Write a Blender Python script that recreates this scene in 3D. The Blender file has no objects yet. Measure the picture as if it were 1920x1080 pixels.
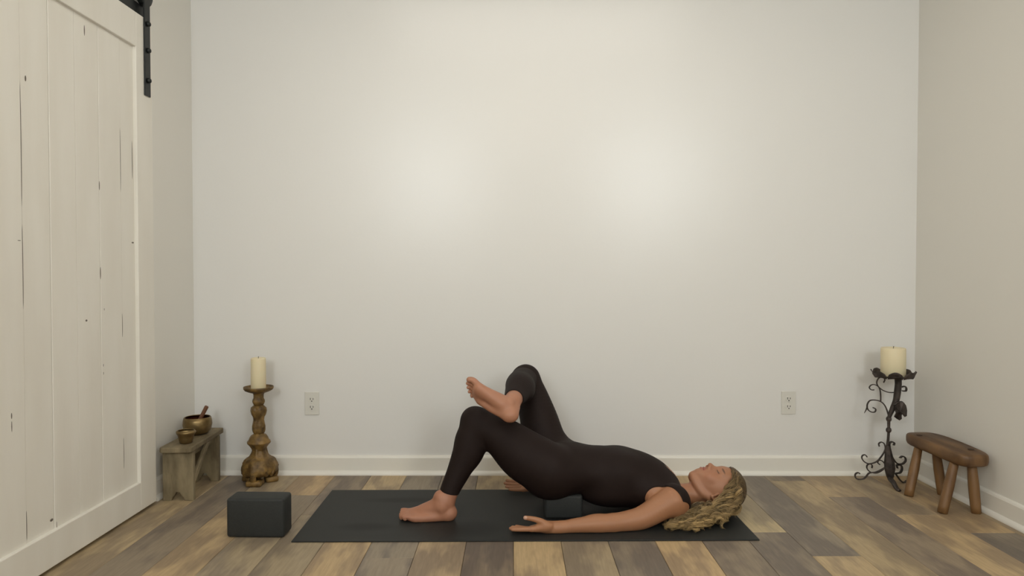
import bpy, bmesh, math, random
import numpy as np
from mathutils import Vector, Matrix

# ------------------------------------------------------------------ camera
scene = bpy.context.scene
col = scene.collection
cam_d = bpy.data.cameras.new('camera'); cam = bpy.data.objects.new('camera', cam_d); col.objects.link(cam)
cam.location = (0, 0, 0.995)
cam.rotation_euler = (math.radians(90) - math.atan(28/1310), 0, math.atan(3/1310))
cam_d.sensor_width = 36; cam_d.lens = 36*1310/1920; cam_d.clip_start = 0.05
scene.camera = cam
# ------------------------------------------------------------------ world, lights, exposure
w = bpy.data.worlds.new('world'); scene.world = w; w.use_nodes = True
w.node_tree.nodes['Background'].inputs[0].default_value = (0.75, 0.85, 1, 1)
w.node_tree.nodes['Background'].inputs[1].default_value = 0.6
def area(name, loc, rot, sx, sy, power, color, spread=180):
    l = bpy.data.lights.new(name, 'AREA'); l.shape = 'RECTANGLE'; l.size = sx; l.size_y = sy
    l.energy = power; l.color = color; l.spread = math.radians(spread)
    o = bpy.data.objects.new(name, l); col.objects.link(o); o.location = loc; o.rotation_euler = rot
    return o
LAMP_STRENGTH = 20.0; PANEL_STRENGTH = 2.75
YR = -1.45           # rear wall
ZC = 2.66            # ceiling
WIN = [(-0.96, 0.80), (1.55, 0.80)]      # window centres and widths on the rear wall
WZ0, WZ1 = 1.52, 2.56
for i, (wx, ww) in enumerate(WIN):
    area('window_daylight', (wx, YR + 0.03, (WZ0+WZ1)/2), (math.radians(90), 0, 0), ww-0.06, WZ1-WZ0-0.06, 31, (0.94, 0.99, 1.0))
vs = scene.view_settings
vs.view_transform = 'Standard'; vs.look = 'None'; vs.gamma = 1.0; vs.use_curve_mapping = False
vs.exposure = 0.0

# ------------------------------------------------------------------ helpers
def S(r, g, b):                                   # sRGB 0-255 -> linear
    f = lambda c: (c/255/12.92) if c/255 <= .04045 else ((c/255+.055)/1.055)**2.4
    return (f(r), f(g), f(b), 1)
def mat(name, color, rough=0.6, metal=0.0, spec=0.5, color2=None, nscale=8, ndetail=4, stretch=(1, 1, 1), bump=0.0, bscale=40,
        lo=0.35, hi=0.65, attr=None, sheen=0.0, sss=0.0, coat=0.0):
    m = bpy.data.materials.new(name); m.use_nodes = True
    nt = m.node_tree; n = nt.nodes; L = nt.links
    p = n['Principled BSDF']
    p.inputs['Base Color'].default_value = color
    p.inputs['Roughness'].default_value = rough; p.inputs['Metallic'].default_value = metal
    p.inputs['Specular IOR Level'].default_value = spec
    p.inputs['Sheen Weight'].default_value = sheen
    p.inputs['Coat Weight'].default_value = coat
    if sss:
        p.inputs['Subsurface Weight'].default_value = sss
        p.inputs['Subsurface Radius'].default_value = (0.012, 0.005, 0.003)
        p.inputs['Subsurface Scale'].default_value = 1.0
    tc = n.new('ShaderNodeTexCoord'); mp = n.new('ShaderNodeMapping'); mp.inputs['Scale'].default_value = stretch
    L.new(tc.outputs['Object'], mp.inputs['Vector'])
    if color2 is not None:
        nz = n.new('ShaderNodeTexNoise'); nz.inputs['Scale'].default_value = nscale; nz.inputs['Detail'].default_value = ndetail
        L.new(mp.outputs[0], nz.inputs['Vector'])
        r = n.new('ShaderNodeValToRGB'); r.color_ramp.elements[0].position = lo; r.color_ramp.elements[1].position = hi
        r.color_ramp.elements[0].color = color; r.color_ramp.elements[1].color = color2
        L.new(nz.outputs['Fac'], r.inputs['Fac']); L.new(r.outputs[0], p.inputs['Base Color'])
    if attr:
        a = n.new('ShaderNodeVertexColor'); a.layer_name = attr
        L.new(a.outputs['Color'], p.inputs['Base Color'])
    if bump:
        b = n.new('ShaderNodeBump'); b.inputs['Strength'].default_value = bump; b.inputs['Distance'].default_value = 0.004
        nz2 = n.new('ShaderNodeTexNoise'); nz2.inputs['Scale'].default_value = bscale; nz2.inputs['Detail'].default_value = 5
        L.new(mp.outputs[0], nz2.inputs['Vector']); L.new(nz2.outputs['Fac'], b.inputs['Height']); L.new(b.outputs[0], p.inputs['Normal'])
    return m
def link(name, me, m, parent=None, smooth=False):
    o = bpy.data.objects.new(name, me); col.objects.link(o)
    if m is not None and len(me.materials) == 0: me.materials.append(m)
    if parent is not None: o.parent = parent
    if smooth and len(me.polygons):
        me.polygons.foreach_set('use_smooth', [True]*len(me.polygons))
    return o
def from_bm(name, bm, m, parent=None, smooth=False):
    me = bpy.data.meshes.new(name); bmesh.ops.recalc_face_normals(bm, faces=bm.faces[:]); bm.to_mesh(me); bm.free()
    return link(name, me, m, parent, smooth)
def tag(o, label, cat=None, group=None, kind=None):
    o['label'] = label
    if cat: o['category'] = cat
    if group: o['group'] = group
    if kind: o['kind'] = kind
    return o
def thing(name, loc, label, cat, group=None, rotz=0):
    o = bpy.data.objects.new(name, None); col.objects.link(o); o.location = loc; o.rotation_euler = (0, 0, rotz)
    o.empty_display_size = 0.05
    return tag(o, label, cat, group)
def rel(p, o): return (p[0]-o[0], p[1]-o[1], p[2]-o[2])
def box_bm(x0, x1, y0, y1, z0, z1, bev=0.0, seg=2, bm=None):
    b = bmesh.new()
    bmesh.ops.create_cube(b, size=1)
    for v in b.verts:
        v.co = (x0+(v.co.x+.5)*(x1-x0), y0+(v.co.y+.5)*(y1-y0), z0+(v.co.z+.5)*(z1-z0))
    if bev: bmesh.ops.bevel(b, geom=b.edges[:], offset=bev, segments=seg, affect='EDGES', profile=0.5)
    return b
def box(name, r, m, parent=None, bev=0.0, seg=2, smooth=False):
    return from_bm(name, box_bm(*r, bev=bev, seg=seg), m, parent, smooth)
def prism_bm(poly, axis, a0, a1, bev=0.0):
    """poly: 2d points; axis 'y': (x,z) extruded over y; 'x': (y,z); 'z': (x,y)."""
    b = bmesh.new()
    def P(p, a): return {'y': (p[0], a, p[1]), 'x': (a, p[0], p[1]), 'z': (p[0], p[1], a)}[axis]
    v0 = [b.verts.new(P(p, a0)) for p in poly]; v1 = [b.verts.new(P(p, a1)) for p in poly]
    b.faces.new(v0); b.faces.new(v1[::-1]); n = len(poly)
    for i in range(n): b.faces.new((v0[i], v1[i], v1[(i+1) % n], v0[(i+1) % n]))
    bmesh.ops.recalc_face_normals(b, faces=b.faces[:])
    if bev: bmesh.ops.bevel(b, geom=b.edges[:], offset=bev, segments=2, affect='EDGES', profile=0.5)
    return b
def lathe_bm(prof, n=40, mod=None):
    """prof: list of (r, z); mod(theta, r, z) -> r."""
    b = bmesh.new(); rings = []
    for r, z in prof:
        ring = []
        for i in range(n):
            t = 2*math.pi*i/n; rr = mod(t, r, z) if mod else r
            ring.append(b.verts.new((rr*math.cos(t), rr*math.sin(t), z)))
        rings.append(ring)
    for a, c in zip(rings, rings[1:]):
        for i in range(n): b.faces.new((a[i], a[(i+1) % n], c[(i+1) % n], c[i]))
    b.faces.new(rings[0][::-1]); b.faces.new(rings[-1])
    return b
def smooth_path(pts, sub=5):
    P = [Vector(p) for p in pts]; out = []
    for i in range(len(P)-1):
        p0 = P[max(i-1, 0)]; p1 = P[i]; p2 = P[i+1]; p3 = P[min(i+2, len(P)-1)]
        for j in range(sub):
            t = j/sub
            out.append(0.5*((2*p1)+(-p0+p2)*t+(2*p0-5*p1+4*p2-p3)*t*t+(-p0+3*p1-3*p2+p3)*t**3))
    out.append(P[-1]); return out
def tube_bm(pts, rad, n=8, up=(0, 1, 0), flat=1.0, bm=None, sub=5):
    """Swept tube; rad number or list at control points; flat = width along `up` over thickness."""
    path = smooth_path(pts, sub) if sub > 1 else [Vector(p) for p in pts]
    N = len(path); b = bm or bmesh.new(); rings = []; up = Vector(up).normalized()
    for i, p in enumerate(path):
        t = (path[min(i+1, N-1)]-path[max(i-1, 0)]).normalized()
        s = up - t*up.dot(t)
        if s.length < 1e-3: s = t.orthogonal()
        s.normalize(); q = t.cross(s)
        if isinstance(rad, (list, tuple)):
            f = i/(N-1)*(len(rad)-1); k = min(int(f), len(rad)-2); r = rad[k]+(rad[k+1]-rad[k])*(f-k)
        else: r = rad
        rings.append([b.verts.new(p + s*(math.cos(2*math.pi*j/n)*r*flat) + q*(math.sin(2*math.pi*j/n)*r)) for j in range(n)])
    for a, c in zip(rings, rings[1:]):
        for j in range(n): b.faces.new((a[j], a[(j+1) % n], c[(j+1) % n], c[j]))
    b.faces.new(rings[0][::-1]); b.faces.new(rings[-1])
    return b

# ------------------------------------------------------------------ materials
M = {}
M['wall'] = mat('wall_paint', (0.80, 0.785, 0.755, 1), 0.30, spec=0.5, bump=0.05, bscale=90)
M['side'] = mat('side_wall_paint', (0.80, 0.775, 0.715, 1), 0.5, spec=0.4, bump=0.05, bscale=90)
M['trim'] = mat('trim_paint', (0.80, 0.77, 0.70, 1), 0.35)
M['ceil'] = mat('ceiling_paint', (0.85, 0.84, 0.80, 1), 0.8)
M['door'] = mat('worn_white_paint', (0.84, 0.805, 0.73, 1), 0.45, color2=(0.80, 0.76, 0.68, 1), nscale=3, stretch=(1, 3, 0.6), bump=0.12, bscale=30)
M['mark'] = mat('scuff', (0.16, 0.135, 0.11, 1), 0.8)
M['darkend'] = mat('dark_end_grain', (0.045, 0.022, 0.009, 1), 0.7)
M['black'] = mat('black_iron_hardware', (0.012, 0.014, 0.014, 1), 0.45, metal=0.3)
M['gap'] = mat('floor_joint', (0.05, 0.04, 0.03, 1), 0.9)
M['plate'] = mat('outlet_plastic', (0.72, 0.70, 0.64, 1), 0.35)
M['slot'] = mat('outlet_slot', (0.05, 0.045, 0.04, 1), 0.6)
M['foam'] = mat('charcoal_foam', (0.0235, 0.0250, 0.0240, 1), 0.6, spec=0.35, color2=(0.028, 0.030, 0.029, 1), nscale=200, bump=0.05, bscale=300)
M['wax'] = mat('cream_wax', (0.80, 0.70, 0.47, 1), 0.5, sss=0.15)
M['wick'] = mat('burnt_wick', (0.03, 0.025, 0.02, 1), 0.9)
M['gilt'] = mat('aged_gilt_wood', (0.075, 0.040, 0.009, 1), 0.5, color2=(0.255, 0.150, 0.042, 1), nscale=28, bump=0.7, bscale=70, metal=0.1)
M['iron'] = mat('wrought_iron', (0.026, 0.020, 0.017, 1), 0.55, metal=0.3, color2=(0.075, 0.056, 0.047, 1), nscale=30, bump=0.4, bscale=60)
M['weather'] = mat('weathered_wood', (0.13, 0.098, 0.052, 1), 0.75, color2=(0.27, 0.215, 0.125, 1), nscale=7, stretch=(3, 1, 1), bump=0.4, bscale=40)
M['stool'] = mat('rustic_brown_wood', (0.085, 0.040, 0.014, 1), 0.5, color2=(0.20, 0.105, 0.040, 1), nscale=5, stretch=(4, 1, 1), bump=0.3, bscale=25)
M['stoolleg'] = mat('rustic_leg_wood', (0.13, 0.062, 0.020, 1), 0.5, color2=(0.24, 0.125, 0.045, 1), nscale=7, stretch=(2, 2, .6), bump=0.3, bscale=25)
M['brass'] = mat('hammered_bronze', (0.19, 0.125, 0.05, 1), 0.38, metal=0.85, color2=(0.30, 0.215, 0.10, 1), nscale=18, bump=0.15, bscale=50)
M['copper'] = mat('bowl_inside', (0.12, 0.035, 0.014, 1), 0.45, metal=0.6)
M['mallet'] = mat('mallet_wood', (0.16, 0.065, 0.03, 1), 0.55)
M['skin'] = mat('skin', (0.5, 0.3, 0.2, 1), 0.5, attr='tint', sss=0.12, bump=0.03, bscale=200)
M['cloth'] = mat('dark_brown_knit', (0.0135, 0.0068, 0.0054, 1), 0.7, spec=0.22, bump=0.05, bscale=400)
M['hair'] = mat('curly_hair', (0.3, 0.2, 0.1, 1), 0.45, attr='tint', spec=0.4)
M['pane'] = mat('window_glass', (0.9, 0.95, 1, 1), 0.05)

# floor plank material: tone comes from each plank's own object colour
def plank_material():
    m = bpy.data.materials.new('wood_plank'); m.use_nodes = True
    nt = m.node_tree; n = nt.nodes; L = nt.links; p = n['Principled BSDF']
    oi = n.new('ShaderNodeObjectInfo'); tc = n.new('ShaderNodeTexCoord')
    off = n.new('ShaderNodeVectorMath'); off.operation = 'ADD'
    sc = n.new('ShaderNodeVectorMath'); sc.operation = 'SCALE'; sc.inputs['Scale'].default_value = 37.0
    cmb = n.new('ShaderNodeCombineXYZ')
    for i in range(3): L.new(oi.outputs['Random'], cmb.inputs[i])
    L.new(cmb.outputs[0], sc.inputs[0]); L.new(tc.outputs['Object'], off.inputs[0]); L.new(sc.outputs[0], off.inputs[1])
    def noise(scale, stretch, detail, rough=.5):
        mp = n.new('ShaderNodeMapping'); mp.inputs['Scale'].default_value = stretch; L.new(off.outputs[0], mp.inputs['Vector'])
        z = n.new('ShaderNodeTexNoise'); z.inputs['Scale'].default_value = scale; z.inputs['Detail'].default_value = detail
        z.inputs['Roughness'].default_value = rough
        L.new(mp.outputs[0], z.inputs['Vector']); return z
    def ramp(src, lo, hi, c0, c1):
        r = n.new('ShaderNodeValToRGB'); r.color_ramp.elements[0].position = lo; r.color_ramp.elements[1].position = hi
        r.color_ramp.elements[0].color = (*c0, 1); r.color_ramp.elements[1].color = (*c1, 1); L.new(src, r.inputs['Fac']); return r
    def mul(a, b, mode='MULTIPLY', fac=1.0):
        x = n.new('ShaderNodeMix'); x.data_type = 'RGBA'; x.blend_type = mode; x.inputs[0].default_value = fac
        L.new(a, x.inputs[6]); L.new(b, x.inputs[7]); return x.outputs[2]
    blotch = ramp(noise(3.2, (3.0, 0.9, 1), 3, .55).outputs['Fac'], .44, .57, (.78, .77, .79), (1.20, 1.18, 1.10))
    grain = ramp(noise(14, (9, .7, 1), 6, .6).outputs['Fac'], .3, .7, (.86, .86, .86), (1.12, 1.12, 1.12))
    c = mul(mul(oi.outputs['Color'], blotch.outputs[0]), grain.outputs[0])
    L.new(c, p.inputs['Base Color']); p.inputs['Roughness'].default_value = 0.5; p.inputs['Specular IOR Level'].default_value = 0.35
    b = n.new('ShaderNodeBump'); b.inputs['Strength'].default_value = .12; b.inputs['Distance'].default_value = .002
    L.new(grain.outputs[0], b.inputs['Height']); L.new(b.outputs[0], p.inputs['Normal'])
    return m
M['plank'] = plank_material()

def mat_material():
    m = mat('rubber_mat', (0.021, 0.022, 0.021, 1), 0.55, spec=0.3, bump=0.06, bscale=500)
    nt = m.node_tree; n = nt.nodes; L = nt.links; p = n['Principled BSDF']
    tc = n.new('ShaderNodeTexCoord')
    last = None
    # darker soft-edged oval patches mixed into the mat's base colour
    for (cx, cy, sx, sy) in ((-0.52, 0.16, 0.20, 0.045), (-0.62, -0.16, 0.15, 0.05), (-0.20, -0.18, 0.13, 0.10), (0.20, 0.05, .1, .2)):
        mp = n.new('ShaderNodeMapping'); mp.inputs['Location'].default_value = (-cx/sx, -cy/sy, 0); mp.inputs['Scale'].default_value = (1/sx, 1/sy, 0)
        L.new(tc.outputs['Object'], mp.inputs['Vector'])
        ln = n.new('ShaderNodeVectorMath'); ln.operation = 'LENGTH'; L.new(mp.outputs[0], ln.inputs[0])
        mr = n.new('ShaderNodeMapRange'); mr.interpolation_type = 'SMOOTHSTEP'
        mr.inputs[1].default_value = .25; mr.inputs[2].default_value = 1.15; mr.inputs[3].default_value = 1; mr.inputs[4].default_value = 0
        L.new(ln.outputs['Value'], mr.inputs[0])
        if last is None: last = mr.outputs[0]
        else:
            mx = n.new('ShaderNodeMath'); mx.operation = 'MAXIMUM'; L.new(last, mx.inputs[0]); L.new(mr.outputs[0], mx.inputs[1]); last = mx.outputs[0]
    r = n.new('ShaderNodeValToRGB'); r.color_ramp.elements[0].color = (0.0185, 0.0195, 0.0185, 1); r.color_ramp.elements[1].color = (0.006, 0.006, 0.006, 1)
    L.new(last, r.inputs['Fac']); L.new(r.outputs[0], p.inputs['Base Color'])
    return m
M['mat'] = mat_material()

# ------------------------------------------------------------------ room shell
XL, XR, YB = -1.577, 1.976, 3.437
T = 0.1
fl_o = box('floor', (XL, XR, YR, YB, -0.06, -0.0125), M['gap']); tag(fl_o, 'wood plank floor of mixed tan and grey boards', kind='structure')
ce = box('ceiling', (XL-T, XR+T, YR-T, YB+T, ZC, ZC+T), M['ceil']); tag(ce, 'plain white ceiling', kind='structure')
wb = box('wall_back', (XL-T, XR+T, YB, YB+T, -0.06, ZC), M['wall']); tag(wb, 'glossy off-white back wall', kind='structure')
wl = box('wall_left', (XL-T, XL, YR-T, YB, -0.06, ZC), M['side']); tag(wl, 'off-white left wall behind the sliding door', kind='structure')
wr = box('wall_right', (XR, XR+T, YR-T, YB, -0.06, ZC), M['side']); tag(wr, 'off-white right wall', kind='structure')
# rear wall behind the camera with two window openings
bm = bmesh.new()
xs = [XL, WIN[0][0]-WIN[0][1]/2, WIN[0][0]+WIN[0][1]/2, WIN[1][0]-WIN[1][1]/2, WIN[1][0]+WIN[1][1]/2, XR]
me_parts = []
for i in range(5):
    for z0, z1 in ((-0.06, WZ0), (WZ0, WZ1), (WZ1, ZC)):
        if i in (1, 3) and z0 == WZ0: continue
        b = box_bm(xs[i], xs[i+1], YR-T, YR, z0, z1); tmp = bpy.data.meshes.new('t'); b.to_mesh(tmp); b.free(); bm.from_mesh(tmp); bpy.data.meshes.remove(tmp)
wre = from_bm('wall_rear', bm, M['side']); tag(wre, 'off-white rear wall with two windows', kind='structure')
for i, (wx, ww) in enumerate(WIN):
    x0, x1 = wx-ww/2, wx+ww/2
    win = box('window_%d' % (i+1), (x0+.04, x1-.04, YR-.07, YR-.064, WZ0+.04, WZ1-.04), M['pane']); tag(win, 'daylight window in the rear wall', kind='structure')
    for nm, r in (('window_frame', (x0, x0+.04, YR-.09, YR-.02, WZ0, WZ1)), ('window_frame', (x1-.04, x1, YR-.09, YR-.02, WZ0, WZ1)),
                  ('window_frame', (x0+.04, x1-.04, YR-.09, YR-.02, WZ1-.04, WZ1)), ('window_sill', (x0+.04, x1-.04, YR-.09, YR-.01, WZ0, WZ0+.04))):
        box(nm, r, M['trim'], win, bev=.003)

# ceiling lights, both above the frame: a wide panel over the mat and a round one over the camera
def glow(name, color, strength):
    m = bpy.data.materials.new(name); m.use_nodes = True; p = m.node_tree.nodes['Principled BSDF']
    p.inputs['Base Color'].default_value = (.9, .87, .8, 1); p.inputs['Emission Color'].default_value = color; p.inputs['Emission Strength'].default_value = strength
    return m
pl_ = thing('ceiling_panel_light', (.15, 2.30, ZC), 'wide rectangular ceiling light panel over the yoga mat', 'ceiling light')
for r in ((-.94, -.90, -.40, .40), (.90, .94, -.40, .40), (-.90, .90, -.40, -.36), (-.90, .90, .36, .40)):
    box('panel_frame', (*r, -.045, 0), M['trim'], pl_, bev=.003)
box('diffuser', (-.90, .90, -.36, .36, -.040, -.030), glow('panel_diffuser', (1, .95, .87, 1), PANEL_STRENGTH), pl_)
cl_ = thing('ceiling_light', (.12, -.12, ZC), 'round flush ceiling light with a warm glowing diffuser', 'ceiling light')
lb = lathe_bm([(.0001, 0), (.20, 0), (.20, -.03), (.185, -.035), (.0001, -.035)], 40); from_bm('lamp_base', lb, M['trim'], cl_, True)
lb = lathe_bm([(.17, -.036), (.168, -.05), (.14, -.065), (.08, -.075), (.0001, -.078)], 32); from_bm('diffuser', lb, glow('lamp_diffuser', (1, .82, .64, 1), LAMP_STRENGTH), cl_, True)

# baseboards with shoe moulding
def baseboard(name, run, label):
    prof = [(0, 0), (.013, 0), (.013, .083), (.010, .090), (.0045, .095), (0, .095)]
    shoe = [(.013, 0), (.027, 0), (.0265, .006), (.024, .012), (.019, .018), (.013, .021)]
    def build(nm, pr, par=None):
        axis, base, a0, a1, sgn = run
        if axis == 'y':   # board running along x on the back wall
            poly = [(base-p[0], p[1]) for p in pr]; b = prism_bm(poly, 'x', a0, a1)
        else:
            poly = [(base+sgn*p[0], p[1]) for p in pr]; b = prism_bm(poly, 'y', a0, a1)
        return from_bm(nm, b, M['trim'], par)
    o = build(name, prof); tag(o, label, kind='structure'); build('shoe_moulding', shoe, o); return o
baseboard('baseboard_back', ('y', YB, XL, XR, 1), 'white baseboard along the back wall')
baseboard('baseboard_left', ('x', XL, 3.02, YB-.03, 1), 'short white baseboard on the left wall beyond the door')
baseboard('baseboard_right', ('x', XR, YR, YB-.03, -1), 'white baseboard along the right wall')

# floor planks
TONE = {'T': (0.40, 0.296, 0.178, 1), 'L': (0.42, 0.335, 0.21, 1), 'M': (0.325, 0.25, 0.165, 1), 'G': (0.236, 0.190, 0.144, 1), 'D': (0.19, 0.150, 0.115, 1)}
COLS = {-9: (2.10, 'TM'), -8: (1.95, 'GG'), -7: (3.02, 'MT'), -6: (3.11, 'TM'), -5: (2.85, 'GM'), -4: (2.95, 'TT'), -3: (2.42, 'GG'),
        -2: (2.85, 'GM'), -1: (2.95, 'TD'), 0: (2.85, 'MT'), 1: (2.92, 'GM'), 2: (2.80, 'TG'), 3: (2.9, 'MT'), 4: (2.95, 'TG'),
        5: (2.665, 'LG'), 6: (2.44, 'GT'), 7: (3.33, 'GT'), 8: (3.09, 'TG'), 9: (2.86, 'MT'), 10: (2.66, 'TG'), 11: (2.2, 'TM')}
rnd = random.Random(4)
PW, PL = 0.175, 1.22
pl_mesh = {}
def plank(x0, x1, y0, y1, tone):
    key = (round(x1-x0, 4), round(y1-y0, 3))
    if key not in pl_mesh:
        g = 0.0006
        b = box_bm(g-(x1-x0)/2, (x1-x0)/2-g, g-(y1-y0)/2, (y1-y0)/2-g, -0.012, 0, bev=.0014, seg=1)
        me = bpy.data.meshes.new('plank'); b.to_mesh(me); b.free(); me.materials.append(M['plank']); pl_mesh[key] = me
    o = bpy.data.objects.new('plank', pl_mesh[key]); col.objects.link(o); o.parent = fl_o
    o.location = ((x0+x1)/2, (y0+y1)/2, 0)
    j = rnd.uniform(.92, 1.07); k = rnd.uniform(.96, 1.04)
    c = TONE[tone]; o.color = (c[0]*j*k, c[1]*j, c[2]*j/k, 1)
for ci, (br, tones) in COLS.items():
    x0 = max(ci*PW, XL); x1 = min((ci+1)*PW, XR)
    ys = [YB]
    y = br
    cuts = []
    while y > YR: cuts.append(y); y -= PL
    cuts.append(YR); prev = YB
    for i, y in enumerate(cuts):
        t = tones[0] if i == 0 else tones[1] if i == 1 else rnd.choice('TMGTG')
        plank(x0, x1, y, prev, t); prev = y

# ------------------------------------------------------------------ sliding barn door on the left wall
DX, DB = -1.537, -1.573          # front face of the frame, back
PF = -1.551                      # face of the planks
DY0, DY1, DZ0, DZ1 = 1.86, 2.985, 0.014, 2.058
door = bpy.data.objects.new('door_1', None); col.objects.link(door); door.location = (-1.555, DY0, 0)
tag(door, 'white-painted sliding barn door of vertical planks hanging on a black track', kind='structure')
O = (-1.555, DY0, 0)
def dbox(name, r, m, parent=door, bev=.002, off=O):
    return box(name, (r[0]-off[0], r[1]-off[0], r[2]-off[1], r[3]-off[1], r[4]-off[2], r[5]-off[2]), m, parent, bev=bev)
SW = 0.125
seams = [DY0+SW-.01, 2.065, 2.205, 2.340, 2.478, 2.620, 2.762, DY1-SW+.01]
for i, (a, b_) in enumerate(zip(seams, seams[1:])):
    dpf = (0.0, .0008, -.0006, .0005, 0, .0009, -.0004)[i]
    dbox('plank', (DB+.004, PF+dpf, a+.0008, b_-.0008, DZ0+.05, DZ1-.05), M['door'], bev=.0022)
dbox('stile', (DB, DX, DY0, DY0+SW, DZ0, DZ1), M['door'], bev=.003)
dbox('stile', (DB, DX, DY1-SW, DY1, DZ0, DZ1), M['door'], bev=.003)
dbox('rail', (DB, DX, DY0+SW, DY1-SW, DZ0, DZ0+.118), M['door'], bev=.003)
dbox('rail', (DB, DX, DY0+SW, DY1-SW, DZ1-.14, DZ1), M['door'], bev=.003)
# strap hanger, bolts and wheel
hang = dbox('strap_hanger', (DX+.0005, DX+.0065, 2.917, 2.962, 1.735, 2.16), M['black'], bev=.002)
for z in (1.80, 1.925, 2.035):
    b = lathe_bm([(.0001, 0), (.011, 0), (.0115, .006), (.009, .011), (.004, .014), (.0001, .0145)], 10)
    bo = from_bm('bolt', b, M['black'], hang, True); bo.rotation_euler = (0, math.radians(90), 0); bo.location = (DX+.006-O[0], 2.940-O[1], z)
b = lathe_bm([(.012, -.012), (.052, -.012), (.056, -.009), (.049, 0), (.056, .009), (.052, .012), (.012, .012)], 32)
wh = from_bm('wheel', b, M['black'], hang, True); wh.rotation_euler = (0, math.radians(90), 0); wh.location = (DX-.008-O[0], 2.940-O[1], 2.165)
# scuffs on the planks: small worn spots
for (p, sy, sz) in (((-1.5522, 2.2300, 1.6134), .004, .012), ((-1.5563, 2.1450, 0.5537), .004, .016), ((-1.5585, 2.1450, 0.5206), .003, .03), ((-1.5632, 2.3250, 0.1661), .010, .006),
                    ((-1.5607, 2.5300, 0.8227), .007, .005), ((-1.5540, 2.6300, 0.6464), .003, .01), ((-1.5544, 2.6300, 0.6161), .003, .01), ((-1.5496, 2.6200, 1.3224), .002, .022),
                    ((-1.5517, 2.6200, 0.9950), .002, .03), ((-1.5552, 2.6400, 0.8577), .003, .008), ((-1.5377, 2.8450, 1.1188), .010, .004), ((-1.5536, 2.8450, 0.1199), .006, .005),
                    ((-1.5559, 2.7620, 0.7879), .0016, .06), ((-1.5481, 2.7620, 1.4408), .0014, .16), ((-1.5377, 2.5400, 1.8715), .003, .025), ((-1.5470, 2.1900, 1.0970), .012, .002),
                    ((-1.5446, 2.2050, 1.4012), .0018, .25), ((-1.5470, 2.2050, 1.0152), .0018, .17), ((-1.5576, 2.2050, 0.1917), .0015, .06),
                    ((-1.5620, 2.7620, 0.2778), .0014, .08), ((-1.5398, 2.8480, 1.4547), .0016, .10), ((-1.5658, 2.3500, 0.1390), .0016, .02)):
    b = bmesh.new(); bmesh.ops.create_icosphere(b, subdivisions=2, radius=1)
    for v in b.verts: v.co = (v.co.x*.0013, v.co.y*sy*.85, v.co.z*sz*.8)
    o = from_bm('scuff_mark', b, M['mark'], door); o.location = (PF-O[0], p[1]-O[1], p[2])
# track
tr = box('door_track', (-1.566, -1.556, 1.0, 2.975, 2.070, 2.115), M['black'], bev=.002)
tag(tr, 'black iron track bar above the white sliding door', 'door track')
for y in (1.3, 2.1, 2.87):
    b = lathe_bm([(.010, 0), (.010, .012), (.014, .013), (.014, .019)], 12)
    o = from_bm('standoff', b, M['black'], tr); o.rotation_euler = (0, math.radians(90), 0); o.location = (-1.5765, y, 2.092)

# ------------------------------------------------------------------ outlets on the back wall
def outlet(cx, cz, label):
    t = thing('wall_outlet', (cx, YB, cz), label, 'outlet', 'outlets on the back wall')
    box('cover_plate', (-.035, .035, -.006, 0, -.057, .057), M['plate'], t, bev=.002)
    for s in (1, -1):
        n = 20
        poly = [(.0165*math.copysign(abs(math.cos(a))**.8, math.cos(a)), s*.0195+.0135*math.copysign(abs(math.sin(a))**.9, math.sin(a))) for a in [2*math.pi*i/n for i in range(n)]]
        r = from_bm('receptacle', prism_bm(poly, 'y', -.0085, -.005), M['plate'], t)
        for x, w_, h_, dz in ((-.0065, .003, .010, .003), (.0065, .003, .008, .003), (0, .005, .005, -.0075)):
            box('slot', (x-w_/2, x+w_/2, -.0092, -.008, s*.0195+dz-h_/2, s*.0195+dz+h_/2), M['slot'], r)
    b = lathe_bm([(.0001, 0), (.003, 0), (.003, .001), (.0001, .0015)], 10)
    o = from_bm('screw', b, M['plate'], t); o.rotation_euler = (math.radians(90), 0, 0); o.location = (0, -.006, 0)
    return t
outlet(-0.995, 0.352, 'white wall outlet beside the gilded candlestick')
outlet(1.355, 0.356, 'white wall outlet beside the wrought iron candle holder')

# ------------------------------------------------------------------ yoga mat and blocks
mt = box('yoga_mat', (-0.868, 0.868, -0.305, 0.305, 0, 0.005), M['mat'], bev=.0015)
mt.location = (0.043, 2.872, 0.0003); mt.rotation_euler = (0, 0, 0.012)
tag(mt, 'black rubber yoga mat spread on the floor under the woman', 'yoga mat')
def yoga_block(loc, rotz, size, label):
    sx, sy, sz = size
    o = box('yoga_block', (-sx/2, sx/2, -sy/2, sy/2, 0, sz), M['foam'], bev=.011, seg=4, smooth=True)
    o.location = loc; o.rotation_euler = (0, 0, rotz)
    return tag(o, label, 'yoga block', 'charcoal foam yoga blocks')
yoga_block((-0.970, 2.648, 0.0005), -0.02, (0.218, 0.094, 0.148), 'charcoal foam block standing on its long edge on the bare floor')
yoga_block((0.202, 2.905, 0.0055), 0.0, (0.152, 0.228, 0.095), 'charcoal foam block under the hips of the woman')

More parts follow.
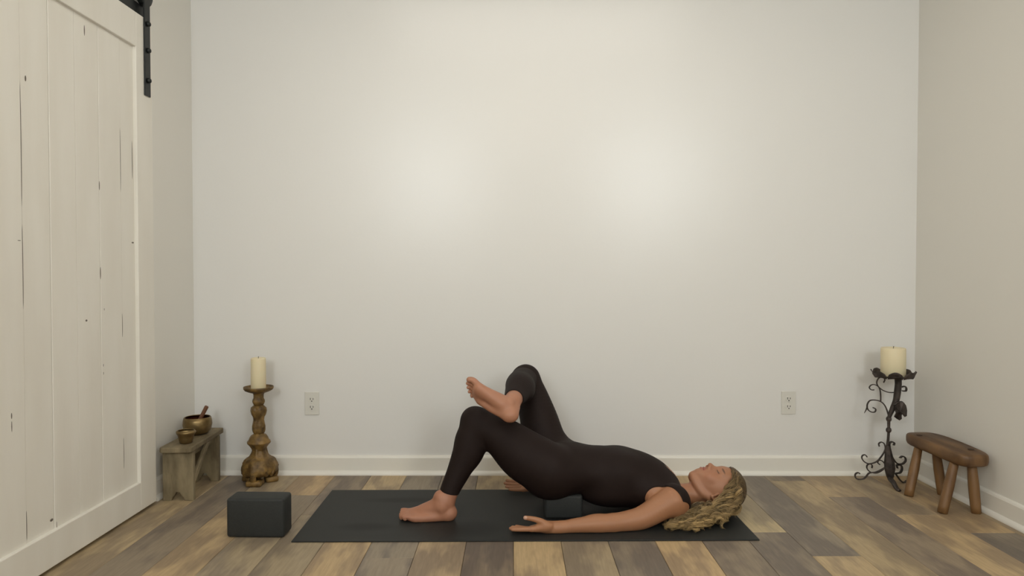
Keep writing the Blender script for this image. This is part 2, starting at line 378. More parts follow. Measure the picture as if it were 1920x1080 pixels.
# ------------------------------------------------------------------ weathered bench with bowls
BO = (-1.472, 3.20, 0)
bench = thing('small_bench', BO, 'small weathered wooden bench against the left wall holding brass bowls', 'bench', rotz=math.radians(2.2))
out = [(-.070, -.19), (-.058, -.20), (.056, -.20), (.068, -.188), (.063, .19), (.055, .198), (-.060, .198), (-.068, .19)]
from_bm('seat', prism_bm(out, 'z', .216, .240, bev=.004), M['weather'], bench)
legpoly = [(-.066, .216), (-.066, .0), (-.030, .0), (-.024, .016), (-.016, .022), (-.008, .038), (.006, .038), (.014, .022), (.022, .016), (.028, .0), (.066, .0), (.066, .216)]
for y in (-.172, .115):
    from_bm('end_board', prism_bm(legpoly, 'y', y, y+.024, bev=.0025), M['weather'], bench)
for s in (1, -1):
    x = .060*s
    quad = [(-.150, .075), (-.150, .110), (-.02, .216), (.018, .216)]
    from_bm('brace', prism_bm(quad, 'x', x-.007, x+.007, bev=.002), M['weather'], bench)
    from_bm('apron', prism_bm([(-.147, .186), (-.147, .216), (.115, .216), (.115, .186)], 'x', x-.022*s-.006, x-.022*s+.006, bev=.002), M['weather'], bench)
def lathe_ring(a, b):
    r = (a[0]+b[0])/2; z = max(a[1], b[1]); n = 48
    bm = bmesh.new(); rings = []
    for i in range(n):
        t = 2*math.pi*i/n
        rings.append([bm.verts.new(((r+.0022*math.cos(q))*math.cos(t), (r+.0022*math.cos(q))*math.sin(t), z+.0022*math.sin(q))) for q in [2*math.pi*j/8 for j in range(8)]])
    for i in range(n):
        for j in range(8): bm.faces.new((rings[i][j], rings[(i+1) % n][j], rings[(i+1) % n][(j+1) % 8], rings[i][(j+1) % 8]))
    return bm
def bowl(name, loc, prof, m, min_, label, cat, mod=None):
    t = thing(name, loc, label, cat)
    k = prof.index('in'); full = prof[:k]+prof[k+1:]
    o = from_bm('bowl_wall', lathe_bm(full, 48, mod), m, t, True); o.data.materials.append(min_)
    zi = {round(z, 5) for r, z in prof[k+1:]}
    for i_, p_ in enumerate(o.data.polygons):
        if i_ >= (k-1)*48: p_.material_index = 1
    from_bm('rim', lathe_ring(prof[k-1], prof[k-2]), m, t, True)
    return t
bp = [(.0001, .0), (.030, .0), (.046, .006), (.060, .024), (.0645, .046), (.063, .064), (.0595, .078), (.0570, .0785), (.0560, .076), 'in',
      (.0561, .0765), (.058, .062), (.0590, .046), (.0545, .026), (.041, .010), (.020, .005), (.0001, .005)]
bowl('singing_bowl', (-1.484, 3.262, .2403), bp, M['brass'], M['copper'], 'larger bronze singing bowl with a wooden mallet resting in it', 'bowl')
bp2 = [(.0001, .0), (.020, .0), (.027, .004), (.031, .022), (.034, .036), (.040, .044), (.0415, .050), (.0385, .056), (.035, .056), (.033, .052), 'in',
       (.0331, .0525), (.031, .046), (.028, .032), (.025, .014), (.018, .008), (.0001, .007)]
bowl('brass_cup', (-1.455, 3.085, .2403), bp2, M['brass'], M['brass'], 'small brass cup in front of the larger singing bowl', 'cup',
     mod=lambda t, r, z: r*(1+(.05*math.cos(2*t+1.0) if z > .036 else 0)))
ml = from_bm('mallet', tube_bm([(0, 0, 0), (.018, .004, .036), (.036, .008, .072), (.0545, .012, .110), (.0565, .0125, .114)], [.0065, .008, .009, .0095, .004], 14, sub=4), M['mallet'], smooth=True)
ml.location = (-1.499, 3.258, .2555); tag(ml, 'brown wooden mallet standing in the singing bowl', 'mallet')

# ------------------------------------------------------------------ candles
def candle(loc, r, h, label):
    t = thing('pillar_candle', loc, label, 'candle', 'cream pillar candles')
    prof = [(.0001, 0), (r*.97, 0), (r, .003), (r*1.0, h*.5), (r*.99, h-.006), (r*.95, h-.001), (r*.86, h), (r*.7, h-.004), (r*.3, h-.007), (.0001, h-.008)]
    from_bm('wax', lathe_bm(prof, 36), M['wax'], t, True)
    from_bm('wick', tube_bm([(0, 0, h-.009), (.0005, 0, h), (.002, 0, h+.007)], .0013, 6, sub=3), M['wick'], t)
    return t

# gilded carved candlestick
cs = thing('candlestick', (-1.210, 3.300, 0), 'carved gilded wooden candlestick with a cream candle on top', 'candlestick')
px = .00252
def prof_px(rows): return [(max(r, .04)*px, (906-y)*px) for y, r in rows]
stem = prof_px([(849, 12), (844, 12.4), (839, 14.5), (834, 18), (831, 20.8), (829.5, 21.6), (828, 21), (825.5, 18.6), (821, 17), (816.5, 14), (814, 9.5), (812, 9)])
baluster = prof_px([(813, 9), (811, 10.5), (806, 11.8), (799, 11.8), (793, 10.6), (787, 9.6), (782, 10.2), (777, 13), (770, 14.6), (764, 13.6), (761, 10), (759, 8.2)])
neck_ = prof_px([(760, 8.2), (757, 9.8), (753, 11.4), (750, 11.0), (746, 9.2), (740, 9.2), (737, 10.5), (736, 12)])
pan = prof_px([(737, 10), (734, 19), (731, 25), (728, 27.2), (725, 27.4), (724.5, 26.4), (727, 24.5), (728.5, 14), (728.6, .1)])
def flute(amp, k, ph=0): return lambda t, r, z: r*(1+amp*math.cos(k*t+ph))
a0 = -math.pi/2
def basemod(t, r, z):
    lobe = .5+.5*math.cos(3*(t-a0)); h = z/px
    amp = .11 if h < 48 else .04
    return r*(1 - amp + 1.15*amp*lobe + .025*math.cos(9*(t-a0)) + (.022*math.sin(14*t+h*.45)+.016*math.sin(23*t-h*.8) if h < 48 else .02*math.cos(6*(t-a0))))
base = prof_px([(892, 20), (889.5, 27), (886, 32.5), (882, 34), (877, 33.6), (872, 32.4), (868, 31), (864, 29), (861, 26), (859.5, 24.5), (858, 20.5), (855, 17.8), (851, 15.4), (847, 13.4), (843, 12.4), (838, 12)])
from_bm('base', lathe_bm(base, 72, basemod), M['gilt'], cs, True)
from_bm('knop', lathe_bm(stem, 48, flute(.03, 8)), M['gilt'], cs, True)
from_bm('baluster', lathe_bm(baluster, 48, flute(.06, 6)), M['gilt'], cs, True)
from_bm('neck', lathe_bm(neck_, 48, flute(.04, 6)), M['gilt'], cs, True)
from_bm('drip_pan', lathe_bm(pan, 48, flute(.012, 8)), M['gilt'], cs, True)
for a in (a0, a0+2*math.pi/3, a0-2*math.pi/3):
    ca, sa = math.cos(a), math.sin(a)
    f = from_bm('foot', box_bm(.026, .084, -.036, .036, 0, .027, bev=.009, seg=3), M['gilt'], cs, True); f.rotation_euler = (0, 0, a)
    sc_ = from_bm('rib', tube_bm([(.030, 0, .175), (.034, 0, .150), (.040, 0, .128), (.056, 0, .112), (.072, 0, .088), (.080, 0, .060), (.078, 0, .036), (.070, 0, .020)], [.004, .005, .006, .007, .008, .009, .010, .010], 10, up=(0, 1, 0), flat=1.5), M['gilt'], cs, True); sc_.rotation_euler = (0, 0, a)
    for s in (-1, 1):
        l = from_bm('acanthus_leaf', tube_bm([(.032, .014*s, .116), (.047, .024*s, .110), (.056, .036*s, .094), (.055, .045*s, .070), (.050, .049*s, .050), (.044, .046*s, .040)], [.003, .005, .006, .007, .008, .005], 8, up=(0, 1, 0.2), flat=1.5), M['gilt'], cs, True); l.rotation_euler = (0, 0, a)
candle((-1.210, 3.300, (906-727.9)*px), .0345, .145, 'slim cream pillar candle on the carved gilded candlestick')

# ------------------------------------------------------------------ wrought iron candle holder
IX, IY = 1.757, 3.265
ih = thing('iron_candle_holder', (IX, IY, 0), 'wrought iron candle holder with scrolls and a vine leaf beside the stool', 'candle holder')
def ipt(x, y, y0=None):          # a point of the scroll plane: the plane leans back to the left foot and to the right foot
    d = abs(x-1672)
    Y = IY + (d/66*.065 if x < 1672 else d/30*.045)
    if y0 is not None: Y = y0
    k = Y/1310
    return ((x-963)*k-IX, Y-IY, .995-(y-512)*k)
def c7(pts): return [(1580+a/3.6, 630+b/3.6) for a, b in pts]
def cu(pts): return [(1610+a/7.72, 640+b/7.72) for a, b in pts]
def cl(pts): return [(1590+a/8.308, 800+b/8.308) for a, b in pts]
def scroll(name, pts, r=.0028, flat=2.4, y0=None, rads=None):
    return from_bm(name, tube_bm([ipt(a, b, y0) for a, b in pts], rads or r, 8, up=(0, 1, 0), flat=flat, sub=4), M['iron'], ih, True)
scroll('scroll', cu([(370, 600), (388, 555), (350, 522), (300, 535), (272, 590), (290, 650), (360, 710), (450, 742), (540, 742)]), .0024, 2.2)
scroll('scroll', cu([(240, 705), (195, 705), (165, 675), (185, 640), (230, 628), (285, 650), (318, 700), (330, 780), (332, 868)]), .0024, 2.2)
scroll('scroll', cu([(215, 962), (260, 985), (250, 1025), (205, 1030), (155, 1000), (135, 950), (145, 900), (180, 860), (250, 855), (330, 875), (390, 930), (430, 1020), (455, 1120), (462, 1180)]), .0027, 2.2)
scroll('tendril', cu([(140, 940), (122, 995), (95, 1045)]), .003, 1.5, rads=[.003, .0026, .0008])
scroll('scroll', cu([(625, 665), (680, 655), (702, 690), (690, 722), (655, 722)]), .003, 3.0)
scroll('scroll', cl([(510, 318), (500, 275), (540, 250), (585, 275), (605, 340), (590, 400), (540, 480), (490, 540), (430, 575), (350, 590), (280, 560), (240, 505), (248, 462), (290, 450), (322, 487)]), .0027, 2.3)
scroll('scroll', cl([(525, 605), (488, 575), (500, 538), (545, 540), (590, 580), (608, 630), (570, 680), (500, 725), (430, 735), (360, 710), (320, 660), (325, 610), (370, 592), (402, 620), (395, 655)]), .0027, 2.3)
scroll('leg', cl([(215, 750), (180, 730), (140, 755), (142, 805), (180, 832), (260, 830), (310, 790), (360, 735), (470, 720), (590, 660)]), .0030, 2.3)
scroll('scroll', cl([(735, 300), (742, 262), (700, 245), (670, 270), (672, 330), (690, 430), (740, 530), (800, 588), (870, 592), (922, 545), (912, 490), (870, 474), (838, 495)]), .0032, 2.8)
scroll('leg', cl([(795, 655), (790, 612), (850, 615), (868, 670), (840, 728), (775, 745), (800, 790), (840, 845), (880, 878), (915, 882), (945, 855)]), .0034, 2.8)
# stem, knops, base
st = c7([(378, 285), (380, 330), (374, 390), (366, 440), (345, 490), (325, 540), (319, 575), (319, 640), (316, 700), (313, 745), (315, 800)])
scroll('stem', st, rads=[.016, .0155, .0155, .0145, .0125, .0095, .0075, .0062, .0060, .0070, .008], flat=1.0, y0=IY)
for y_ in (563, 638):
    b = lathe_bm([(.0062, -.012), (.0105, -.008), (.0125, 0), (.0105, .008), (.0062, .012)], 14)
    p = ipt(1580+319/3.6, 630+y_/3.6, IY); o = from_bm('knop', b, M['iron'], ih, True); o.location = p
bz = [ipt(1580+a/3.6, 630+b/3.6, IY) for a, b in [(314, 745), (320, 800), (326, 860), (330, 900), (332, 950), (333, 965)]]
from_bm('base_spindle', tube_bm(bz, [.0105, .0160, .0225, .0235, .0165, .012], 6, up=(0, 1, 0), flat=1.0, sub=4), M['iron'], ih)
from_bm('leg', tube_bm([ipt(1672, 890, IY), ipt(1673.5, 900, IY-.012), (1.7505-IX, 3.205-IY, .030), (1.752-IX, 3.178-IY, .010), (1.755-IX, 3.160-IY, .006)], [.008, .009, .008, .007, .006], 8, up=(1, 0, 0), flat=1.6, sub=4), M['iron'], ih, True)
# vine leaf
lp = c7([(362, 478), (372, 455), (395, 447), (420, 450), (436, 472), (443, 505), (441, 543), (427, 550), (414, 522), (406, 540), (408, 562), (392, 573), (374, 562), (356, 548), (368, 522), (360, 500)])
bm = bmesh.new(); cx_ = sum(p[0] for p in lp)/len(lp); cy_ = sum(p[1] for p in lp)/len(lp)
fr = [bm.verts.new(ipt(a, b, IY-.030+.012*math.sin(i*1.7))) for i, (a, b) in enumerate(lp)]; cv = bm.verts.new(ipt(cx_, cy_, IY-.042))
bk = [bm.verts.new(v.co+Vector((0, .004, 0))) for v in fr]; cb = bm.verts.new(cv.co+Vector((0, .004, 0)))
for i in range(len(lp)):
    j = (i+1) % len(lp); bm.faces.new((cv, fr[i], fr[j])); bm.faces.new((cb, bk[j], bk[i])); bm.faces.new((fr[i], bk[i], bk[j], fr[j]))
from_bm('vine_leaf', bm, M['iron'], ih)
scroll('leaf_stalk', c7([(352, 470), (372, 452), (395, 446), (412, 452), (418, 480)]), .004, 1.6, y0=IY-.022)
# pan with turned-up petals
PZ = ipt(1676, 708, IY)[2]; PXC = ipt(1676, 705, IY)[0]
b = lathe_bm([(.0001, -.001), (.030, 0), (.070, .003), (.086, .010), (.088, .013), (.085, .013), (.068, .0065), (.030, .004), (.0001, .004)], 40)
dp = from_bm('drip_pan', b, M['iron'], ih, True); dp.location = (PXC, 0, PZ)
for i in range(8):
    a = 2*math.pi*(i+.5)/8
    bm = bmesh.new(); rows = []
    for (r, z, hw) in ((.078, .005, .029), (.083, .016, .030), (.086, .027, .026), (.090, .036, .013)):
        ring = []
        for s in (-1, -.33, .33, 1):
            an = a + s*hw/r; rr = r+.004*abs(s)
            ring.append((rr*math.cos(an), rr*math.sin(an), z - .004*abs(s)))
        rows.append(ring)
    vf = [[bm.verts.new(p) for p in row] for row in rows]
    vb = [[bm.verts.new((p[0]*1.03, p[1]*1.03, p[2]-.001)) for p in row] for row in rows]
    for A in (vf, vb):
        for r0, r1 in zip(A, A[1:]):
            for k in range(3): bm.faces.new((r0[k], r0[k+1], r1[k+1], r1[k]))
    edge = [(0, k) for k in range(4)] + [(k, 3) for k in range(1, 4)] + [(3, k) for k in (2, 1, 0)] + [(k, 0) for k in (2, 1)]
    for k in range(len(edge)):
        (a1, b1), (a2, b2) = edge[k], edge[(k+1) % len(edge)]
        bm.faces.new((vf[a1][b1], vb[a1][b1], vb[a2][b2], vf[a2][b2]))
    from_bm('petal', bm, M['iron'], dp, True)
candle((IX+PXC-.001, IY, PZ+.0042), .0535, .136, 'wide cream pillar candle on the wrought iron holder')

# ------------------------------------------------------------------ rustic stool
SO = (1.862, 3.035, 0)
stl = thing('rustic_stool', SO, 'low rustic brown wooden stool with four splayed legs by the right wall', 'stool', rotz=math.radians(2))
def slab(n=52, hx=.076, hy=.205, e=4.6):
    pts = []
    for i in range(n):
        a = 2*math.pi*i/n; c, s = math.cos(a), math.sin(a)
        pts.append((hx*math.copysign(abs(c)**(2/e), c), hy*math.copysign(abs(s)**(2/e), s)))
    return pts
bm = bmesh.new(); rings = []
for z, k in ((.205, .86), (.211, .95), (.222, .995), (.238, 1.0), (.248, .985), (.2535, .94), (.256, .88)):
    rings.append([bm.verts.new((.021+x*k*(1 + .03*math.sin(7*y)), y*(1-(1-k)*.45), z - .018*max(0, -y)*2*0 + .004*math.sin(9*y+1))) for x, y in slab()])
n = len(rings[0])
for a, c in zip(rings, rings[1:]):
    for i in range(n): bm.faces.new((a[i], a[(i+1) % n], c[(i+1) % n], c[i]))
bm.faces.new(rings[0][::-1]); bm.faces.new(rings[-1])
from_bm('seat', bm, M['stool'], stl, True)
for (bx_, by_, tx, ty) in ((-.096, .072, -.020, .120), (-.091, -.152, -.020, -.125), (.050, -.157, .048, -.125), (.066, .085, .050, .115)):
    from_bm('leg', tube_bm([(bx_, by_, 0), ((bx_+tx)/2, (by_+ty)/2, .11), (tx, ty, .222)], [.0195, .0210, .0165], 8, up=(1, 0, 0), sub=3), M['stoolleg'], stl, True)
for (x, y) in ((-.018, .122), (.052, -.118)):
    b = lathe_bm([(.0001, 0), (.012, 0), (.012, .0012), (.0001, .0015)], 14); o = from_bm('tenon_end', b, M['darkend'], stl); o.location = (x, y, .2565 + .004*math.sin(9*y+1))

# ------------------------------------------------------------------ the woman: one continuous body, clothing and hair as parts
HV = 0.0023
G0 = np.array([-0.46, 2.54, -0.008]); G1 = np.array([0.99, 3.27, 0.62])
DIM = np.ceil((G1-G0)/HV).astype(int)+1
AX = [(G0[i]+HV*np.arange(DIM[i])).astype(np.float32) for i in range(3)]
class Field:
    def __init__(s): s.a = np.full(DIM, 1.0, np.float32)
    def sl(s, lo, hi):
        i0 = np.clip(np.floor((np.array(lo)-G0)/HV).astype(int), 0, DIM-1); i1 = np.clip(np.ceil((np.array(hi)-G0)/HV).astype(int)+1, 1, DIM)
        return tuple(slice(a, b) for a, b in zip(i0, i1))
    def grid(s, sl):
        return AX[0][sl[0]][:, None, None], AX[1][sl[1]][None, :, None], AX[2][sl[2]][None, None, :]
    def put(s, sl, d, k):
        a = s.a[sl]
        if k <= 0: s.a[sl] = np.minimum(a, d); return
        h = np.clip(.5+.5*(d-a)/k, 0, 1); s.a[sl] = d*(1-h)+a*h-k*h*(1-h)
    def cone(s, a, b, ra, rb, k=.01):
        a = np.array(a, np.float32); b = np.array(b, np.float32); m = max(ra, rb)+k+3*HV
        sl = s.sl(np.minimum(a, b)-m, np.maximum(a, b)+m); X, Y, Z = s.grid(sl)
        ba = b-a; L2 = max(float(ba@ba), 1e-9)
        t = np.clip(((X-a[0])*ba[0]+(Y-a[1])*ba[1]+(Z-a[2])*ba[2])/L2, 0, 1)
        d = np.sqrt((X-a[0]-t*ba[0])**2+(Y-a[1]-t*ba[1])**2+(Z-a[2]-t*ba[2])**2)-(ra+(rb-ra)*t)
        s.put(sl, d.astype(np.float32), k)
    def limb(s, pts, k=.012, sub=7):
        """A tapering chain: radii and path are splined, then blended in as one shape."""
        C = np.array([[*p, r] for p, r in pts]); out = []
        for i in range(len(C)-1):
            p0, p1, p2, p3 = C[max(i-1, 0)], C[i], C[i+1], C[min(i+2, len(C)-1)]
            for j in range(sub):
                t = j/sub; out.append(.5*(2*p1+(p2-p0)*t+(2*p0-5*p1+4*p2-p3)*t*t+(3*p1-p0-3*p2+p3)*t**3))
        out.append(C[-1]); out = np.array(out); m = out[:, 3].max()+k+3*HV
        big = s.sl(out[:, :3].min(0)-m, out[:, :3].max(0)+m)
        tmp = np.full([x.stop-x.start for x in big], 1.0, np.float32)
        for u, v in zip(out, out[1:]):
            mm = max(u[3], v[3])+k+3*HV; sl = s.sl(np.minimum(u, v)[:3]-mm, np.maximum(u, v)[:3]+mm); X, Y, Z = s.grid(sl)
            ba = v[:3]-u[:3]; L2 = max(float(ba@ba), 1e-9)
            t = np.clip(((X-u[0])*ba[0]+(Y-u[1])*ba[1]+(Z-u[2])*ba[2])/L2, 0, 1)
            d = np.sqrt((X-u[0]-t*ba[0])**2+(Y-u[1]-t*ba[1])**2+(Z-u[2]-t*ba[2])**2)-(u[3]+(v[3]-u[3])*t)
            ls = tuple(slice(a.start-b.start, a.stop-b.start) for a, b in zip(sl, big)); tmp[ls] = np.minimum(tmp[ls], d)
        s.put(big, tmp, k)
    def ell_d(s, c, r, R, sl):
        X, Y, Z = s.grid(sl); r = np.array(r, np.float32)
        dx, dy, dz = X-c[0], Y-c[1], Z-c[2]
        if R is not None:
            q = [R[0][i]*dx+R[1][i]*dy+R[2][i]*dz for i in range(3)]
        else: q = [dx, dy, dz]
        k0 = np.sqrt((q[0]/r[0])**2+(q[1]/r[1])**2+(q[2]/r[2])**2)
        k1 = np.sqrt((q[0]/r[0]**2)**2+(q[1]/r[1]**2)**2+(q[2]/r[2]**2)**2)+1e-6
        return (k0*(k0-1)/k1).astype(np.float32)
    def ell(s, c, r, k=.02, R=None):
        m = max(r)+k+3*HV; c = np.array(c); sl = s.sl(c-m, c+m); s.put(sl, s.ell_d(c, r, R, sl), k)
    def carve(s, c, r, k=.01, R=None):
        m = max(r)+k+3*HV; c = np.array(c); sl = s.sl(c-m, c+m); d = -s.ell_d(c, r, R, sl); a = s.a[sl]
        h = np.clip(.5-.5*(d-a)/k, 0, 1); s.a[sl] = d*(1-h)+a*h+k*h*(1-h)
def axes(*v): return np.array([np.array(x)/np.linalg.norm(x) for x in v]).T   # columns are the local axes
def nets(f, origin, h):
    s = f < 0
    n = np.zeros(np.array(f.shape)-1, np.int8)
    for i in (0, 1):
        for j in (0, 1):
            for k in (0, 1): n += s[i:f.shape[0]-1+i, j:f.shape[1]-1+j, k:f.shape[2]-1+k]
    act = np.argwhere((n > 0) & (n < 8)); idx = np.full(n.shape, -1, np.int32); idx[act[:, 0], act[:, 1], act[:, 2]] = np.arange(len(act))
    corners = np.array([(i, j, k) for i in (0, 1) for j in (0, 1) for k in (0, 1)])
    F = np.stack([f[act[:, 0]+c[0], act[:, 1]+c[1], act[:, 2]+c[2]] for c in corners], 1)
    acc = np.zeros((len(act), 3)); cnt = np.zeros(len(act))
    for a in range(8):
        for b in range(a+1, 8):
            if np.abs(corners[a]-corners[b]).sum() != 1: continue
            x = (F[:, a] < 0) != (F[:, b] < 0); t = F[x, a]/(F[x, a]-F[x, b])
            acc[x] += corners[a]+t[:, None]*(corners[b]-corners[a]); cnt[x] += 1
    V = origin+h*(act+acc/cnt[:, None])
    Q = []
    for ax in range(3):
        A = [slice(None)]*3; B = [slice(None)]*3; A[ax] = slice(0, -1); B[ax] = slice(1, None)
        e = np.argwhere(s[tuple(A)] != s[tuple(B)]); u, w_ = [(1, 2), (2, 0), (0, 1)][ax]
        ok = (e[:, u] > 0) & (e[:, w_] > 0) & (e[:, u] < f.shape[u]-1) & (e[:, w_] < f.shape[w_]-1); e = e[ok]
        du = np.zeros(3, int); du[u] = 1; dw = np.zeros(3, int); dw[w_] = 1
        q = np.stack([idx[tuple((e-du-dw).T)], idx[tuple((e-dw).T)], idx[tuple(e.T)], idx[tuple((e-du).T)]], 1)
        ins = s[tuple(e.T)]; q[~ins] = q[~ins][:, ::-1]; Q.append(q)
    return V.astype(np.float32), np.concatenate(Q)
def relax(V, Q, it=1, lam=.5):
    E_ = np.concatenate([Q[:, [0, 1]], Q[:, [1, 2]], Q[:, [2, 3]], Q[:, [3, 0]]])
    for _ in range(it):
        S_ = np.zeros_like(V); C_ = np.zeros(len(V))
        for a, b in ((0, 1), (1, 0)):
            for d in range(3): S_[:, d] += np.bincount(E_[:, a], V[E_[:, b], d], len(V))
            C_ += np.bincount(E_[:, a], minlength=len(V))
        V = V*(1-lam)+lam*S_/np.maximum(C_, 1)[:, None]
    return V
def np_mesh(name, V, Q, m, parent, tint=None):
    me = bpy.data.meshes.new(name); me.vertices.add(len(V)); me.vertices.foreach_set('co', V.astype(np.float32).ravel())
    k = Q.shape[1]; me.loops.add(Q.size); me.loops.foreach_set('vertex_index', Q.astype(np.int32).ravel())
    me.polygons.add(len(Q)); me.polygons.foreach_set('loop_start', np.arange(0, Q.size, k, dtype=np.int32)); me.polygons.foreach_set('loop_total', np.full(len(Q), k, np.int32))
    me.update(calc_edges=True); me.validate()
    if tint is not None:
        ca = me.color_attributes.new('tint', 'FLOAT_COLOR', 'POINT'); c4 = np.ones((len(V), 4), np.float32); c4[:, :3] = tint; ca.data.foreach_set('color', c4.ravel())
    return link(name, me, m, parent, True)
def V3(*a): return np.array(a, float)
def lerp(a, b, t): return tuple(np.array(a)+(np.array(b)-np.array(a))*t)

PO = (0.20, 2.88, 0.0058)
woman = thing('person', PO, 'woman in a dark brown bodysuit lying on her back, ankle crossed over knee', 'person')

# --- field A: torso, thighs, standing shin (what the bodysuit covers)
A = Field()
YC = 2.895
A.ell((.205, YC, .190), (.120, .160, .100), .03)                 # pelvis
A.ell((.150, YC-.075, .165), (.105, .086, .083), .03)            # near buttock
A.ell((.150, YC+.075, .165), (.105, .086, .083), .03)            # far buttock
A.ell((.320, YC, .182), (.170, .126, .088), .04)                 # waist
A.ell((.400, YC, .105), (.140, .125, .070), .04)                 # small of the back
A.ell((.455, YC, .156), (.165, .138, .102), .04)                 # rib cage
A.ell((.560, YC, .118), (.125, .155, .088), .04)                 # upper chest
for s in (-1, 1):
    A.ell((.440, YC+s*.068, .198), (.070, .060, .050), .035)     # bust
    A.cone((.600, YC+s*.06, .095), (.635, YC+s*.150, .088), .068, .060, .03)   # shoulder girdle
A.cone((.60, YC, .092), (.665, YC, .072), .066, .046, .03)
for s in (-1, 1): A.cone((.700, YC+s*.035, .060), (.640, YC+s*.13, .080), .034, .038, .03)         # shoulder slope
HL = (0.1448, 2.8150, 0.1999); HR = (.185, 2.975, .190)
KL = (-0.1464, 2.8500, 0.3767)
A.limb([(HL, .103), ((0.0477, 2.8250, 0.2515), .100), ((-0.0348, 2.8380, 0.3159), .080), ((-0.0938, 2.8450, 0.3493), .066), (KL, .0575)], .02)
A.ell((-0.1617, 2.8500, 0.3898), (.052, .052, .055), .02)
A.limb([(KL, .0575), ((-0.1763, 2.8380, 0.3180), .0575), ((-0.1911, 2.8300, 0.2610), .0545), ((-0.2226, 2.8150, 0.1910), .0435), ((-0.2560, 2.8000, 0.1216), .0355), ((-0.2680, 2.7900, 0.0773), .0335)], .015)
A.ell((-0.1630, 2.8320, 0.2714), (.040, .045, .075), .02, R=axes((.9, 0, -.43), (0, 1, 0), (.43, 0, .9)))
KR = (0.0527, 3.1300, 0.5134)
A.limb([(HR, .100), ((0.1358, 3.0000, 0.2634), .090), ((0.1096, 3.0400, 0.3590), .0785), ((0.0805, 3.0900, 0.4507), .066), (KR, .060)], .02)
A.ell((0.0551, 3.1300, 0.5182), (.056, .058, .060), .02)
# --- field A2: the crossed shin, kept apart from the thigh it rests on
A2 = Field()
ANK = (-0.0021, 2.7750, 0.4848)
A2.limb([(KR, .060), ((0.0302, 3.0300, 0.5078), .060), ((0.0248, 2.9400, 0.5088), .055), ((0.0088, 2.8500, 0.4952), .042), ((0.0000, 2.7950, 0.4876), .0345), (ANK, .034)], .012)
A2.ell((0.0386, 2.9650, 0.4955), (.045, .080, .045), .02)
# --- field B: head, neck, arms, hands, feet (bare skin)
B = Field()
def foot(an, Lv, Sv, side, B, curl=0.0, ankle_r=.034):
    Lv = V3(*Lv); Lv /= np.linalg.norm(Lv); Sv = V3(*Sv); Sv -= Lv*(Lv@Sv); Sv /= np.linalg.norm(Sv); Mv = np.cross(Lv, Sv)*side
    P = lambda l, m, s: np.array(an)+Lv*l+Mv*m+Sv*s
    R = axes(Lv, Mv, Sv)
    B.cone(P(.004, 0, -.022), P(-.002, 0, .015), ankle_r-.004, .032, .012)
    B.ell(P(-.030, -.002, .040), (.030, .029, .031), .016, R)          # heel
    B.cone(P(-.020, 0, .0), P(-.034, 0, .036), .024, .024, .012)       # achilles
    B.limb([(P(.008, .002, .018), .034), (P(.050, .008, .030), .030), (P(.095, .012, .042), .024), (P(.128, .015, .050), .018)], .016)
    B.limb([(P(-.02, -.006, .045), .024), (P(.045, -.022, .052), .018), (P(.100, -.027, .054), .0165)], .014)
    B.limb([(P(.02, .012, .035), .026), (P(.085, .022, .045), .021), (P(.128, .026, .052), .0185)], .014)
    B.ell(P(.118, .002, .053), (.030, .043, .0165), .014, R)           # ball
    B.ell(P(.0, .030, .008), (.013, .010, .013), .012, R); B.ell(P(-.004, -.027, .014), (.012, .008, .012), .012, R)   # ankle bones
    tips = ((.034, .186, .0135, .0115), (.012, .186, .0098, .0082), (-.006, .178, .0090, .0076), (-.022, .167, .0084, .0072), (-.035, .150, .0076, .0066))
    for i, (m, l, r0, r1) in enumerate(tips):
        b0 = P(.128-.010*i*.8, m*.86, .050); mid = P((.128+l)/2+.006, m, .050-.004); tip = P(l-.008, m*1.02, .055-curl)
        B.limb([(b0, r0*1.1), (mid, r0*.95), (tip, r1)], .006)
    return P
LANK = (-0.2719, 2.7850, 0.0681)
LANK = (LANK[0], LANK[1], .072)
foot((LANK[0]-.016, LANK[1], LANK[2]), (-1, .03, -.0), (0, 0, -1), -1, B)
B.cone((-0.2598, 2.7940, 0.1062), (LANK[0]-.012, LANK[1], LANK[2]-.005), .0325, .033, .01)
B.cone((LANK[0]-.010, LANK[1], LANK[2]+.004), (LANK[0]-.085, LANK[1]+.010, LANK[2]-.034), .028, .020, .02)
RL = (-.76, .28, .52)
PR = foot((ANK[0]-.012, ANK[1]-.018, ANK[2]-.010), RL, (-.50, -.74, -.42), 1, B, ankle_r=.035)
# neck and head
HY = 2.885
B.limb([((.640, HY, .070), .048), ((.690, HY, .073), .046), ((.755, HY, .078), .046), ((.79, HY, .084), .047)], .012)
for s in (-1, 1):
    B.cone((.765, HY+s*.040, .080), (.672, HY+s*.014, .104), .011, .009, .014)      # neck tendons
HTH = math.radians(7.0); HCT, HST = math.cos(HTH), math.sin(HTH); HPV = (.800, HY, .125)
def hrot(p):          # tip the head back a little: chin up, forehead down
    dx, dz = p[0]-HPV[0], p[2]-HPV[2]
    return (HPV[0]+dx*HCT+dz*HST, p[1], HPV[2]-dx*HST+dz*HCT)
HR3 = np.array([[HCT, 0, HST], [0, 1, 0], [-HST, 0, HCT]])
class HeadFrame:
    def cone(s, a, b, ra, rb, k=.01): B.cone(hrot(a), hrot(b), ra, rb, k)
    def limb(s, pts, k=.012): B.limb([(hrot(p), r) for p, r in pts], k)
    def ell(s, c, r, k=.02): B.ell(hrot(c), r, k, HR3)
    def carve(s, c, r, k=.01): B.carve(hrot(c), r, k, HR3)
HB = HeadFrame()
HB.ell((.860, HY, .105), (.089, .076, .091), .02)                  # skull
HB.ell((.815, HY, .128), (.075, .060, .060), .02)                  # face
